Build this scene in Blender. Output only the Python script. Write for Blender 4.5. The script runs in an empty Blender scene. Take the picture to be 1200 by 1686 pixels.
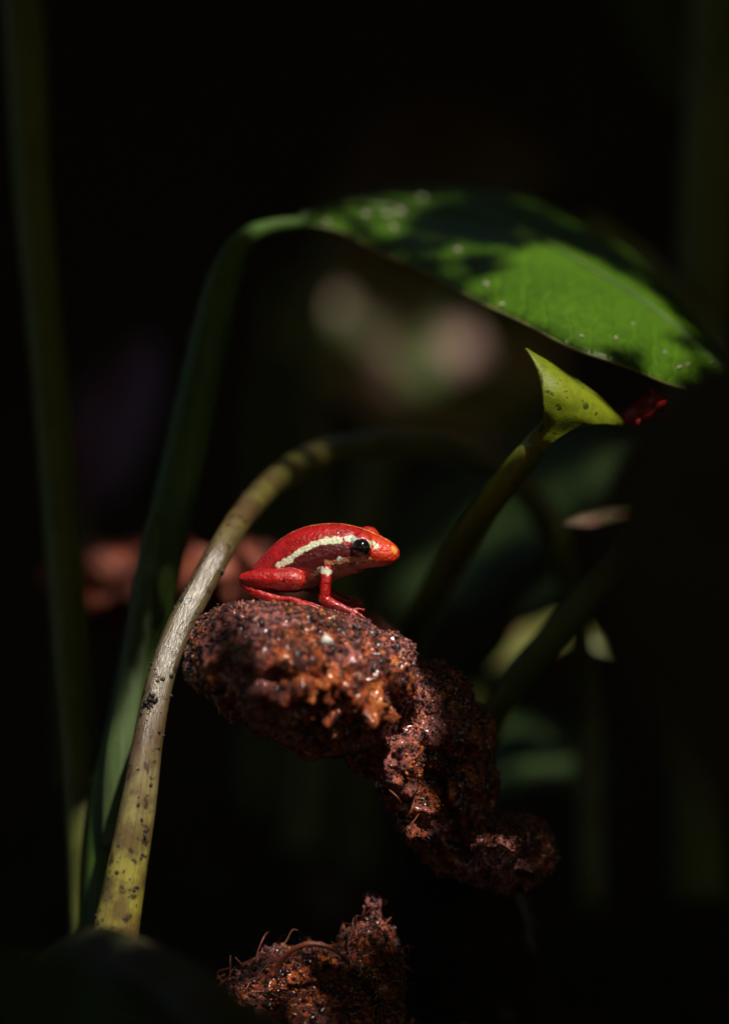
import bpy, math, random
import numpy as np
from mathutils import Vector, Matrix, Euler

# ------------------------------------------------------------------ camera, world, sun, exposure
# one Blender unit is one centimetre: the frog is about 2.5 cm long, the camera 60 cm away
SC = bpy.context.scene
SC.unit_settings.system = 'METRIC'
SC.unit_settings.scale_length = 0.01
D0 = 60.0
cam_data = bpy.data.cameras.new('camera')
cam = bpy.data.objects.new('camera', cam_data)
SC.collection.objects.link(cam)
cam.location = (0, -D0, 0)
cam.rotation_euler = (math.radians(90), 0, 0)
cam_data.sensor_fit = 'HORIZONTAL'
cam_data.sensor_width = 24.0
cam_data.lens = 120.0
cam_data.clip_start = 1.0
cam_data.clip_end = 20000.0
cam_data.dof.use_dof = True
cam_data.dof.focus_distance = D0 - 0.45
cam_data.dof.aperture_fstop = 0.120 / (2 * 1.15)      # a 2.3 cm wide opening in these units
SC.camera = cam

SUN = Vector((0.25, -0.55, 0.80)).normalized()         # towards the sun
world = bpy.data.worlds.new('World')
SC.world = world
world.use_nodes = True
wn = world.node_tree.nodes
sky = wn.new('ShaderNodeTexSky')
sky.sky_type = 'NISHITA'
sky.sun_disc = False
sky.sun_elevation = math.asin(SUN.z)
sky.sun_rotation = math.atan2(SUN.x, SUN.y)
world.node_tree.links.new(sky.outputs[0], wn['Background'].inputs[0])
wn['Background'].inputs[1].default_value = 0.05
sun_data = bpy.data.lights.new('sun', 'SUN')
sun_data.energy = 4.6
sun_data.angle = math.radians(0.5)
sun_data.color = (1.0, 0.93, 0.82)
sun = bpy.data.objects.new('sun', sun_data)
SC.collection.objects.link(sun)
sun.location = SUN * 300
sun.rotation_euler = SUN.to_track_quat('Z', 'Y').to_euler()
SC.view_settings.view_transform = 'Standard'
SC.view_settings.look = 'None'
SC.view_settings.gamma = 1.0
SC.view_settings.exposure = 0.3
SC.render.engine = 'CYCLES'
SC.cycles.use_denoising = True
SC.cycles.max_bounces = 6
SC.cycles.sample_clamp_indirect = 4.0
SC.cycles.sample_clamp_direct = 12.0
SC.render.use_motion_blur = False

random.seed(11)
RNG = np.random.default_rng(11)
COL = SC.collection

# ------------------------------------------------------------------ helpers
def P(px, py, y=0.0):
    """a place in the scene from a pixel of the photograph and its depth behind the frog, in cm"""
    s = (D0 + y) / D0
    return np.array([(px - 600) * 0.01 * s, y, (843 - py) * 0.01 * s])

_perm = np.random.default_rng(5).permutation(256)
_perm = np.concatenate([_perm, _perm])
_grad = np.random.default_rng(6).normal(size=(256, 3))
_grad /= np.linalg.norm(_grad, axis=1)[:, None]
def noise(p):
    p = np.asarray(p, float)
    i = np.floor(p).astype(int)
    f = p - i
    u = f * f * f * (f * (f * 6 - 15) + 10)
    i &= 255
    out = 0
    for dx in (0, 1):
        for dy in (0, 1):
            for dz in (0, 1):
                h = _perm[_perm[_perm[(i[:, 0] + dx) & 255] + ((i[:, 1] + dy) & 255)] + ((i[:, 2] + dz) & 255)]
                g = _grad[h]
                d = g[:, 0] * (f[:, 0] - dx) + g[:, 1] * (f[:, 1] - dy) + g[:, 2] * (f[:, 2] - dz)
                w = (u[:, 0] if dx else 1 - u[:, 0]) * (u[:, 1] if dy else 1 - u[:, 1]) * (u[:, 2] if dz else 1 - u[:, 2])
                out = out + w * d
    return out * 1.5
def fbm(p, octaves=4, gain=0.5):
    a, s, out = 1.0, 1.0, 0
    for k in range(octaves):
        out = out + a * noise(np.asarray(p) * s + 17.3 * k)
        a *= gain
        s *= 2.0
    return out

def tag(o, label=None, cat=None, group=None, kind=None):
    for k, v in (('label', label), ('category', cat), ('group', group), ('kind', kind)):
        if v:
            o[k] = v
    return o

def empty(name, loc):
    o = bpy.data.objects.new(name, None)
    COL.objects.link(o)
    o.location = loc
    o.empty_display_size = 0.3
    return o

def mesh_obj(name, v, f, mat, parent=None, origin=None, smooth=True, uv=None, col=None):
    v = np.asarray(v, float)
    if origin is None:
        origin = np.array(parent.location) if parent is not None else np.array([v[:, 0].mean(), v[:, 1].mean(), v[:, 2].min()])
    origin = np.asarray(origin, float)
    me = bpy.data.meshes.new(name)
    if isinstance(f, np.ndarray):
        n, k = f.shape
        me.vertices.add(len(v)); me.vertices.foreach_set('co', (v - origin).astype(np.float32).ravel())
        me.loops.add(n * k); me.loops.foreach_set('vertex_index', f.astype(np.int32).ravel())
        me.polygons.add(n)
        me.polygons.foreach_set('loop_start', np.arange(0, n * k, k, dtype=np.int32))
        me.update(calc_edges=True)
        me.validate()
    else:
        me.from_pydata((v - origin).tolist(), [], f)
    me.polygons.foreach_set('use_smooth', [smooth] * len(me.polygons))
    if uv is not None:
        lay = me.uv_layers.new(name='UVMap')
        li = np.empty(len(me.loops), int); me.loops.foreach_get('vertex_index', li)
        lay.data.foreach_set('uv', np.asarray(uv, np.float32)[li].ravel())
    if col is not None:
        a = me.color_attributes.new('tint', 'FLOAT_COLOR', 'POINT')
        a.data.foreach_set('color', np.concatenate([col, np.ones((len(col), 1))], 1).astype(np.float32).ravel())
    me.materials.append(mat)
    o = bpy.data.objects.new(name, me)
    COL.objects.link(o)
    if parent is not None:
        o.parent = parent
        o.location = origin - np.array(parent.location)
        if parent.type == 'MESH' and parent.parent is not None:
            o.location = origin - np.array(parent.parent.location) - np.array(parent.location)
    else:
        o.location = origin
    return o

def catmull(pts, n):
    pts = np.asarray(pts, float)
    p = np.vstack([2 * pts[0] - pts[1], pts, 2 * pts[-1] - pts[-2]])
    m = len(pts) - 1
    t = np.linspace(0, m, n)
    i = np.minimum(t.astype(int), m - 1)
    u = (t - i)[:, None]
    a, b, c, d = p[i], p[i + 1], p[i + 2], p[i + 3]
    return 0.5 * (2 * b + (c - a) * u + (2 * a - 5 * b + 4 * c - d) * u ** 2 + (3 * b - a - 3 * c + d) * u ** 3)

def sweep(pts, n=40, seg=16, cap=True, flat=1.0, wob=0.0, ridge=0.0, seed=0):
    """pts rows: x y z r ; returns verts, faces, uv"""
    c = catmull(pts, n)
    q, r = c[:, :3], np.maximum(c[:, 3], 0.002)
    t = np.gradient(q, axis=0)
    t /= np.linalg.norm(t, axis=1)[:, None] + 1e-9
    ref = np.array([0.0, 1.0, 0.0])
    a = np.cross(t, ref)
    bad = np.linalg.norm(a, axis=1) < 1e-3
    a[bad] = [1, 0, 0]
    a /= np.linalg.norm(a, axis=1)[:, None]
    b = np.cross(t, a)
    th = np.linspace(0, 2 * np.pi, seg, endpoint=False)
    rad = np.ones((n, seg)) * r[:, None]
    if wob:
        pp = np.stack([np.repeat(np.linspace(0, 6, n), seg), np.tile(np.cos(th) * 1.2, n) + seed, np.tile(np.sin(th) * 1.2, n)], 1)
        rad *= 1 + wob * noise(pp).reshape(n, seg)
    if ridge:
        rad *= 1 + ridge * np.cos(th * 9)[None, :]
    v = q[:, None, :] + rad[:, :, None] * (np.cos(th)[None, :, None] * a[:, None, :] + flat * np.sin(th)[None, :, None] * b[:, None, :])
    v = v.reshape(-1, 3)
    uv = np.stack([np.tile(th / (2 * np.pi), n), np.repeat(np.linspace(0, 1, n), seg)], 1)
    f = []
    for i in range(n - 1):
        for j in range(seg):
            k = (j + 1) % seg
            f.append((i * seg + j, i * seg + k, (i + 1) * seg + k, (i + 1) * seg + j))
    if cap:
        f.append(tuple(range(seg - 1, -1, -1)))
        f.append(tuple((n - 1) * seg + j for j in range(seg)))
    return v, f, uv

def strip(lower, upper, n=60, m=18, bulge=0.0, wave=0.0, thick=0.03, seed=0, toward=(0, -0.5, 1)):
    """a leaf blade between two edge lines, with real thickness"""
    L, U = catmull(lower, n), catmull(upper, n)
    s = np.linspace(0, 1, n)
    t = np.linspace(0, 1, m)
    g = L[:, None, :] * (1 - t)[None, :, None] + U[:, None, :] * t[None, :, None]
    w = np.linalg.norm(U - L, axis=1)
    up = np.array(toward, float); up /= np.linalg.norm(up)
    amt = bulge * w[:, None] * (4 * t * (1 - t))[None, :]
    if wave:
        pp = np.stack([np.repeat(s * 5, m) + seed, np.tile(t * 2.5, n), np.zeros(n * m) + seed * 3.1], 1)
        amt = amt + wave * noise(pp).reshape(n, m) * np.minimum(1, w[:, None])
    g = g + amt[:, :, None] * up
    du, dv = np.gradient(g, axis=0), np.gradient(g, axis=1)
    nn = np.cross(du, dv); nn /= np.linalg.norm(nn, axis=2)[:, :, None] + 1e-9
    v = np.concatenate([(g + nn * thick / 2).reshape(-1, 3), (g - nn * thick / 2).reshape(-1, 3)])
    uv = np.stack([np.repeat(s, m), np.tile(t, n)], 1); uv = np.concatenate([uv, uv])
    f, o = [], n * m
    for i in range(n - 1):
        for j in range(m - 1):
            a, b, c, d = i * m + j, (i + 1) * m + j, (i + 1) * m + j + 1, i * m + j + 1
            f.append((a, b, c, d)); f.append((o + d, o + c, o + b, o + a))
        a, b = i * m, (i + 1) * m
        f.append((b, a, o + a, o + b))
        a, b = i * m + m - 1, (i + 1) * m + m - 1
        f.append((a, b, o + b, o + a))
    for j in range(m - 1):
        f.append((j, j + 1, o + j + 1, o + j))
        a = (n - 1) * m + j
        f.append((a + 1, a, o + a, o + a + 1))
    return v, f, uv, g

def blade(mid, width, tilt, n=40, m=13, cup=0.15, thick=0.03, peak=0.4, wave=0.05, seed=0):
    """a leaf from its midrib (rows x y z), half width, side direction"""
    q = catmull(mid, n)
    s = np.linspace(0, 1, n)
    w = width * np.sin(np.pi * s ** (math.log(0.5) / math.log(peak))) ** 0.75 + 0.01
    t = np.gradient(q, axis=0); t /= np.linalg.norm(t, axis=1)[:, None]
    side = np.array(tilt, float)
    side = side - (t @ side)[:, None] * t
    side /= np.linalg.norm(side, axis=1)[:, None]
    nn = np.cross(t, side)
    nn *= np.sign(nn[:, 2] + 1e-6)[:, None]
    L = q - side * w[:, None] + nn * cup * w[:, None]
    U = q + side * w[:, None] + nn * cup * w[:, None]
    tt = np.linspace(-1, 1, m)
    k = 14
    idx = np.linspace(0, n - 1, k).astype(int)
    mean_n = nn.mean(axis=0)
    return strip(L[idx], U[idx], n, m, bulge=-cup * 0.5, wave=wave, thick=thick, seed=seed, toward=mean_n)

def remesh(verts_faces, voxel, smooth_it):
    V, F, o = [], [], 0
    for v, f in verts_faces:
        V.append(np.asarray(v)); F += [tuple(i + o for i in q) for q in f]; o += len(v)
    me = bpy.data.meshes.new('work'); me.from_pydata(np.vstack(V).tolist(), [], F)
    ob = bpy.data.objects.new('work', me); COL.objects.link(ob)
    md = ob.modifiers.new('r', 'REMESH'); md.mode = 'VOXEL'; md.voxel_size = voxel
    ms = ob.modifiers.new('s', 'SMOOTH'); ms.factor = 0.5; ms.iterations = smooth_it
    dg = bpy.context.evaluated_depsgraph_get()
    ev = ob.evaluated_get(dg).to_mesh()
    v = np.empty(len(ev.vertices) * 3); ev.vertices.foreach_get('co', v); v = v.reshape(-1, 3)
    nrm = np.empty(len(ev.vertices) * 3); ev.vertices.foreach_get('normal', nrm); nrm = nrm.reshape(-1, 3)
    f = np.empty(len(ev.loops), int); ev.loops.foreach_get('vertex_index', f); f = f.reshape(-1, 4)
    bpy.data.objects.remove(ob); bpy.data.meshes.remove(me)
    return v, f, nrm

def ball(c, r, rot=0.0, nu=24, nv=14):
    th = np.linspace(0, 2 * np.pi, nu, endpoint=False)
    v = [[0, 0, -1]]
    for i in range(1, nv):
        ph = -np.pi / 2 + np.pi * i / nv
        v += [[np.cos(ph) * np.cos(a), np.cos(ph) * np.sin(a), np.sin(ph)] for a in th]
    v.append([0, 0, 1])
    v = np.array(v) * np.array(r)
    ca, sa = math.cos(rot), math.sin(rot)                    # turn in the picture plane
    v = v @ np.array([[ca, 0, sa], [0, 1, 0], [-sa, 0, ca]])
    v = v + np.array(c)
    f = [(0, 1 + (j + 1) % nu, 1 + j) for j in range(nu)]
    for i in range(nv - 2):
        for j in range(nu):
            k = (j + 1) % nu
            f.append((1 + i * nu + j, 1 + i * nu + k, 1 + (i + 1) * nu + k, 1 + (i + 1) * nu + j))
    o = 1 + (nv - 2) * nu
    f += [(o + j, o + (j + 1) % nu, len(v) - 1) for j in range(nu)]
    return v, f

_g = (1 + 5 ** 0.5) / 2
ICO_V = np.array([(-1, _g, 0), (1, _g, 0), (-1, -_g, 0), (1, -_g, 0), (0, -1, _g), (0, 1, _g), (0, -1, -_g), (0, 1, -_g), (_g, 0, -1), (_g, 0, 1), (-_g, 0, -1), (-_g, 0, 1)]) / math.sqrt(1 + _g * _g)
ICO_F = np.array([(0, 11, 5), (0, 5, 1), (0, 1, 7), (0, 7, 10), (0, 10, 11), (1, 5, 9), (5, 11, 4), (11, 10, 2), (10, 7, 6), (7, 1, 8), (3, 9, 4), (3, 4, 2), (3, 2, 6), (3, 6, 8), (3, 8, 9), (4, 9, 5), (2, 4, 11), (6, 2, 10), (8, 6, 7), (9, 8, 1)])
def grains(centres, sizes, stretch=(0.7, 1.3), seed=1):
    rg = np.random.default_rng(seed)
    n = len(centres)
    axes = rg.uniform(stretch[0], stretch[1], (n, 1, 3)) * sizes[:, None, None]
    q, _ = np.linalg.qr(rg.normal(size=(n, 3, 3)))
    v = (ICO_V[None] * (1 + 0.18 * rg.normal(size=(n, 12, 1)))) * axes
    v = np.einsum('nij,nkj->nik', v, q) + centres[:, None, :]
    f = (ICO_F[None] + 12 * np.arange(n)[:, None, None]).reshape(-1, 3)
    return v.reshape(-1, 3), f

# ------------------------------------------------------------------ materials
class M:
    def __init__(s, name):
        s.m = bpy.data.materials.new(name); s.m.use_nodes = True
        s.t = s.m.node_tree; s.n = s.t.nodes; s.b = s.n['Principled BSDF']
        s.out = s.n['Material Output']
        s.tc = s.n.new('ShaderNodeTexCoord')
    def link(s, a, b): s.t.links.new(a, b)
    def noise(s, scale, detail=4, rough=0.6, vec='Object', dist=0.0):
        x = s.n.new('ShaderNodeTexNoise'); x.inputs['Scale'].default_value = scale
        x.inputs['Detail'].default_value = detail; x.inputs['Roughness'].default_value = rough
        x.inputs['Distortion'].default_value = dist
        s.link(s.tc.outputs[vec] if isinstance(vec, str) else vec, x.inputs['Vector']); return x.outputs['Fac']
    def ramp(s, fac, stops):
        x = s.n.new('ShaderNodeValToRGB'); e = x.color_ramp.elements
        while len(e) < len(stops): e.new(0.5)
        for k, (p, c) in enumerate(stops):
            e[k].position = p; e[k].color = (*c, 1) if len(c) == 3 else c
        s.link(fac, x.inputs[0]); return x.outputs[0]
    def mix(s, fac, a, b, mode='MIX'):
        x = s.n.new('ShaderNodeMix'); x.data_type = 'RGBA'; x.blend_type = mode
        for sock, val in ((x.inputs['Factor'], fac), (x.inputs['A'], a), (x.inputs['B'], b)):
            if isinstance(val, (int, float)): sock.default_value = val
            elif isinstance(val, tuple): sock.default_value = (*val, 1)
            else: s.link(val, sock)
        return x.outputs['Result']
    def bump(s, h, strength=0.3, dist=0.02, normal=None):
        x = s.n.new('ShaderNodeBump'); x.inputs['Strength'].default_value = strength; x.inputs['Distance'].default_value = dist
        s.link(h, x.inputs['Height'])
        if normal is not None: s.link(normal, x.inputs['Normal'])
        return x.outputs[0]
    def set(s, **k):
        for key, v in k.items():
            i = s.b.inputs[key.replace('_', ' ')]
            if isinstance(v, (int, float)): i.default_value = v
            elif isinstance(v, tuple): i.default_value = (*v, 1) if len(v) == 3 and i.type == 'RGBA' else v
            else: s.link(v, i)
        return s
    def translucent(s, colour, amount):
        tr = s.n.new('ShaderNodeBsdfTranslucent'); mx = s.n.new('ShaderNodeMixShader'); mx.inputs[0].default_value = amount
        if isinstance(colour, tuple): tr.inputs[0].default_value = (*colour, 1)
        else: s.link(colour, tr.inputs[0])
        s.link(s.b.outputs[0], mx.inputs[1]); s.link(tr.outputs[0], mx.inputs[2]); s.link(mx.outputs[0], s.out.inputs[0])
        return s

def leaf_mat(name, dark, light, rough=0.35, trans=0.25, spots=None, veins=True, scale=1.0, trans_col=None):
    m = M(name)
    n1 = m.noise(0.6 * scale, 5, 0.6)
    c = m.ramp(n1, [(0.3, dark), (0.7, light)])
    n2 = m.noise(7 * scale, 4, 0.7)
    c = m.mix(m.ramp(n2, [(0.35, (0.72,) * 3), (0.62, (1.0,) * 3)]), (0, 0, 0), c, 'MIX') if False else m.mix(0.5, c, m.ramp(n2, [(0.3, tuple(x * 0.55 for x in dark)), (0.7, light)]))
    if spots:
        n3 = m.noise(spots[0], 2, 0.5)
        c = m.mix(m.ramp(n3, [(spots[1], (0,) * 3), (spots[1] + 0.06, (1,) * 3)]), c, spots[2])
    h = m.noise(22 * scale, 3, 0.6)
    nb = m.bump(h, 0.25, 0.03)
    if veins:
        w = m.n.new('ShaderNodeTexWave'); w.wave_type = 'BANDS'; w.bands_direction = 'X'
        w.inputs['Scale'].default_value = 7.0; w.inputs['Distortion'].default_value = 5.0; w.inputs['Detail'].default_value = 1
        m.link(m.tc.outputs['UV'], w.inputs['Vector'])
        vein = m.ramp(w.outputs['Fac'], [(0.0, (0,) * 3), (0.22, (1,) * 3)])
        nb = m.bump(vein, 0.45, 0.05, nb)
        c = m.mix(vein, m.mix(0.22, c, light), c)
    m.set(Base_Color=c, Roughness=rough, Normal=nb)
    if trans: m.translucent(trans_col or c, trans)
    return m.m

def stem_mat(name, low, high, fleck=(0.05, 0.02, 0.01), fleck_at=0.66, rough=0.32, streak=True):
    m = M(name)
    mp = m.n.new('ShaderNodeMapping'); mp.inputs['Scale'].default_value = (9, 9, 0.7)
    m.link(m.tc.outputs['Object'], mp.inputs[0])
    st = m.noise(1.0, 5, 0.65, mp.outputs[0])
    c = m.ramp(st, [(0.32, low), (0.68, high)])
    fl = m.noise(5.5, 3, 0.6)
    c = m.mix(m.ramp(fl, [(fleck_at, (0,) * 3), (fleck_at + 0.05, (0.85,) * 3)]), c, fleck)
    big = m.noise(0.5, 3, 0.6)
    c = m.mix(m.ramp(big, [(0.4, (0,) * 3), (0.7, (0.45,) * 3)]), c, tuple(x * 0.55 for x in low))
    nb = m.bump(st, 0.5, 0.03)
    nb = m.bump(m.noise(30, 3, 0.6), 0.2, 0.01, nb)
    m.set(Base_Color=c, Roughness=rough, Normal=nb)
    return m.m

def pale_mat():
    m = M('pale_stalk')
    sep = m.n.new('ShaderNodeSeparateXYZ'); m.link(m.tc.outputs['UV'], sep.inputs[0])
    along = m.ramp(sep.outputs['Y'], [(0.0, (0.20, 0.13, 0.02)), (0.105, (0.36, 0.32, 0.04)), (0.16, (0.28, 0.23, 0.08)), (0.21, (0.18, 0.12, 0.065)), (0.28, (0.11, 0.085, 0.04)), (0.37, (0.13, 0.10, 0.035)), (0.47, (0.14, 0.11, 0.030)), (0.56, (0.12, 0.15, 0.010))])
    mp = m.n.new('ShaderNodeMapping'); mp.inputs['Scale'].default_value = (60, 9, 1)
    m.link(m.tc.outputs['UV'], mp.inputs[0])
    st = m.noise(1.0, 5, 0.7, mp.outputs[0])
    c = m.mix(m.ramp(st, [(0.3, (0.75,) * 3), (0.6, (0,) * 3)]), along, (0.075, 0.055, 0.025))
    bl = m.noise(1.6, 4, 0.65)
    c = m.mix(m.ramp(bl, [(0.44, (0,) * 3), (0.60, (0.8,) * 3)]), c, (0.085, 0.045, 0.018))
    fl = m.noise(5.0, 2, 0.5)
    c = m.mix(m.ramp(fl, [(0.62, (0,) * 3), (0.66, (0.9,) * 3)]), c, (0.035, 0.016, 0.008))
    nb = m.bump(st, 0.7, 0.03)
    nb = m.bump(m.noise(28, 4, 0.7), 0.35, 0.012, nb)
    m.set(Base_Color=c, Roughness=m.ramp(st, [(0.35, (0.22,) * 3), (0.65, (0.45,) * 3)]), Normal=nb)
    m.b.inputs['Coat Weight'].default_value = 1.0; m.b.inputs['Coat Roughness'].default_value = 0.20; m.b.inputs['Coat IOR'].default_value = 1.6
    m.link(m.bump(st, 0.6, 0.03), m.b.inputs['Coat Normal'])
    return m.m

def rock_mat(name, per_island=False):
    m = M(name)
    a = m.noise(3.2, 6, 0.7, dist=0.4)
    c = m.ramp(a, [(0.34, (0.014, 0.005, 0.006)), (0.45, (0.075, 0.014, 0.007)), (0.55, (0.40, 0.070, 0.012)), (0.70, (0.70, 0.25, 0.060))])
    b = m.noise(0.75, 3, 0.5)
    c = m.mix(m.ramp(b, [(0.46, (0,) * 3), (0.60, (0.55,) * 3)]), c, (0.46, 0.17, 0.18))
    d = m.noise(14, 4, 0.7)
    c = m.mix(m.ramp(d, [(0.36, (0.95,) * 3), (0.50, (0,) * 3)]), c, (0.014, 0.006, 0.009))
    if per_island:
        g = m.n.new('ShaderNodeNewGeometry')
        c = m.mix(m.ramp(g.outputs['Random Per Island'], [(0.35, (0.9,) * 3), (0.75, (0.3,) * 3), (0.85, (0,) * 3)]), c, (0.012, 0.008, 0.010))
        c = m.mix(m.ramp(g.outputs['Random Per Island'], [(0.90, (0,) * 3), (0.93, (0.6,) * 3)]), c, (0.55, 0.20, 0.06))
    nb = m.bump(m.noise(26, 4, 0.7), 0.9, 0.04)
    m.set(Base_Color=c, Roughness=m.ramp(d, [(0.38, (0.45,) * 3), (0.66, (0.75,) * 3)]), Normal=nb)
    m.b.inputs['Specular IOR Level'].default_value = 0.2
    m.b.inputs['Coat Weight'].default_value = 1.0; m.b.inputs['Coat Roughness'].default_value = 0.12; m.b.inputs['Coat IOR'].default_value = 1.55
    m.link(m.bump(m.noise(9, 2, 0.5), 0.5, 0.05), m.b.inputs['Coat Normal'])
    return m.m

def plain(name, a, b, scale=3.0, rough=0.7, bump=0.4, spec=0.5):
    m = M(name)
    n = m.noise(scale, 5, 0.65)
    m.set(Base_Color=m.ramp(n, [(0.3, a), (0.7, b)]), Roughness=rough, Normal=m.bump(m.noise(scale * 6, 4, 0.7), bump, 0.05))
    m.b.inputs['Specular IOR Level'].default_value = spec
    return m.m

MAT_ROCK = rock_mat('wet_rock')
MAT_GRIT = rock_mat('wet_grit', True)
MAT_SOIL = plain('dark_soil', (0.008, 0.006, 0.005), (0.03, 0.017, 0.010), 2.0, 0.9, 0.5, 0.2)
MAT_BIG = leaf_mat('broad_leaf', (0.040, 0.105, 0.004), (0.105, 0.235, 0.008), 0.38, 0.30)
MAT_YOUNG = leaf_mat('young_leaf', (0.15, 0.19, 0.008), (0.30, 0.36, 0.014), 0.45, 0.30, spots=(7.0, 0.62, (0.05, 0.06, 0.008)), veins=False)
MAT_GREEN = stem_mat('green_stem', (0.085, 0.10, 0.012), (0.13, 0.15, 0.022), rough=0.6)
MAT_GREEN2 = stem_mat('deep_green_stem', (0.025, 0.075, 0.006), (0.065, 0.11, 0.010), rough=0.55)
MAT_PALE = stem_mat('pale_stem', (0.30, 0.25, 0.085), (0.46, 0.40, 0.20), (0.07, 0.035, 0.015), 0.665, 0.30)
MAT_PETIOLE = stem_mat('olive_petiole', (0.12, 0.14, 0.010), (0.20, 0.23, 0.018))
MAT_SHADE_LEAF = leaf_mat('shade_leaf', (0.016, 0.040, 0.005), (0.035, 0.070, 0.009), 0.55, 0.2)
MAT_SPECKLED = leaf_mat('speckled_leaf', (0.045, 0.075, 0.015), (0.09, 0.12, 0.035), 0.45, 0.1, spots=(0.45, 0.48, (0.36, 0.22, 0.19)), veins=False)
MAT_YG = leaf_mat('yellow_green_leaf', (0.12, 0.16, 0.03), (0.26, 0.27, 0.08), 0.4, 0.2, spots=(3.0, 0.60, (0.30, 0.10, 0.06)), veins=False)
MAT_BRONZE = leaf_mat('bronze_leaf', (0.07, 0.065, 0.02), (0.14, 0.09, 0.04), 0.5, 0.15, spots=(4.0, 0.55, (0.13, 0.05, 0.035)), veins=False)
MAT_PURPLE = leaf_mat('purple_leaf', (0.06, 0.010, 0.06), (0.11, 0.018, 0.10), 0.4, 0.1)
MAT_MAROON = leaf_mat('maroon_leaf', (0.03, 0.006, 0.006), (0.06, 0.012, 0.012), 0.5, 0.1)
MAT_BROWN = leaf_mat('brown_dead_leaf', (0.022, 0.012, 0.006), (0.05, 0.028, 0.010), 0.6, 0.1)
MAT_ADDED_CANOPY = leaf_mat('added_canopy_leaf', (0.015, 0.05, 0.01), (0.03, 0.08, 0.015), 0.6, 0.8, veins=False, trans_col=(0.46, 0.44, 0.10))
MAT_CLAY = plain('red_clay', (0.025, 0.006, 0.004), (0.27, 0.055, 0.022), 1.3, 0.6, 0.5)
MAT_FIBRE = plain('root_fibre', (0.045, 0.014, 0.010), (0.30, 0.075, 0.035), 2.5, 0.45, 0.3)
MAT_FLECK = plain('dirt_fleck', (0.006, 0.005, 0.004), (0.03, 0.016, 0.010), 9.0, 0.6, 0.3)

# ------------------------------------------------------------------ ground
def build_ground():
    a = np.concatenate([np.linspace(-900, -40, 40), np.linspace(-36, 36, 150), np.linspace(40, 900, 40)])
    b = np.concatenate([np.linspace(-900, -30, 34), np.linspace(-24, 40, 150), np.linspace(44, 900, 60)])
    X, Y = np.meshgrid(a, b, indexing='ij')
    p = np.stack([X.ravel(), Y.ravel(), np.zeros(X.size)], 1)
    z = -9.6 + 0.55 * fbm(p * 0.25, 4) + 0.16 * fbm(p * 1.3 + 5, 3)
    z += 190 / (1 + np.exp(-(p[:, 1] - 150) / 22.0))           # the bank behind the plants
    z += 7 * noise(p * 0.03) * np.clip((p[:, 1] - 50) / 60, 0, 1)
    v = p.copy(); v[:, 2] = z
    n, m = X.shape
    i, j = np.meshgrid(np.arange(n - 1), np.arange(m - 1), indexing='ij')
    f = np.stack([i * m + j, (i + 1) * m + j, (i + 1) * m + j + 1, i * m + j + 1], -1).reshape(-1, 4)
    tag(mesh_obj('ground', v, f, MAT_SOIL, origin=(0, 0, 0)), 'dark damp soil and bank under and behind the plants', None, None, 'structure')
build_ground()

# ------------------------------------------------------------------ the rock the frog sits on
def px_ball(px, py, y, rx, ry, rz, rot=0.0):
    return ball(P(px, py, y), (rx, ry, rz), rot)
ROCK = [px_ball(470, 1098, -0.35, 1.68, 2.15, 1.10, -0.14), px_ball(540, 1125, -0.55, 1.28, 1.70, 1.20, -0.3), px_ball(590, 1165, -1.25, 0.62, 0.75, 0.62), px_ball(480, 1150, -1.35, 0.75, 0.75, 0.52, -0.4), px_ball(640, 1120, -0.7, 0.5, 0.8, 0.7),
        px_ball(420, 1105, -0.2, 1.05, 1.5, 0.72, -0.45), px_ball(615, 1135, 0.0, 0.80, 1.35, 0.95),
        px_ball(655, 1235, 0.0, 0.45, 1.0, 0.95), px_ball(610, 1215, 0.7, 0.55, 1.0, 0.55, -0.5), px_ball(705, 1190, 0.7, 0.75, 1.2, 1.05), px_ball(745, 1300, 1.3, 0.78, 1.2, 1.0), px_ball(690, 1330, 0.5, 0.36, 0.9, 0.75),
        px_ball(730, 1225, 1.3, 0.78, 1.1, 0.85, -0.5), px_ball(820, 1400, 1.2, 0.98, 1.3, 0.62, -0.15),
        px_ball(740, 1350, 1.4, 0.55, 1.0, 0.9), px_ball(700, 1250, 2.6, 0.8, 1.3, 1.3), px_ball(560, 1170, 1.8, 1.2, 1.5, 0.8)]
rv, rf, rn = remesh(ROCK, 0.034, 12)
big = fbm(rv * 0.9 + 3.0, 3)
pits = np.minimum(0, noise(rv * 1.7 + 9.0) + 0.12)
skew = rv @ np.array([[1, 0, 0.45], [0, 1, 0], [-0.25, 0, 0.6]])
gran = noise(skew * 7.0) * 0.6 + noise(skew * 13.0 + 4) * 0.5
flat_top = np.clip(rn[:, 2], 0, 1)
keep = np.exp(-((rv[:, 0] + 0.95) / 1.2) ** 2 - ((rv[:, 1] + 0.0) / 0.9) ** 2) * flat_top      # firm seat under the frog
front = np.clip(-rn[:, 1] * 1.3, 0, 1) * (1 - flat_top * 0.8)
lump = noise(skew * 2.6 + 2) * 0.6 + noise(skew * 5.0 + 8) * 0.5
disp = 0.12 * big * (1 - keep) + 0.50 * pits * (1 - keep) + 0.11 * gran * (1 - 0.45 * front) + 0.32 * lump * front + 0.035 * noise(skew * 21.0 + 1)
rv2 = rv + rn * disp[:, None]
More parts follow.
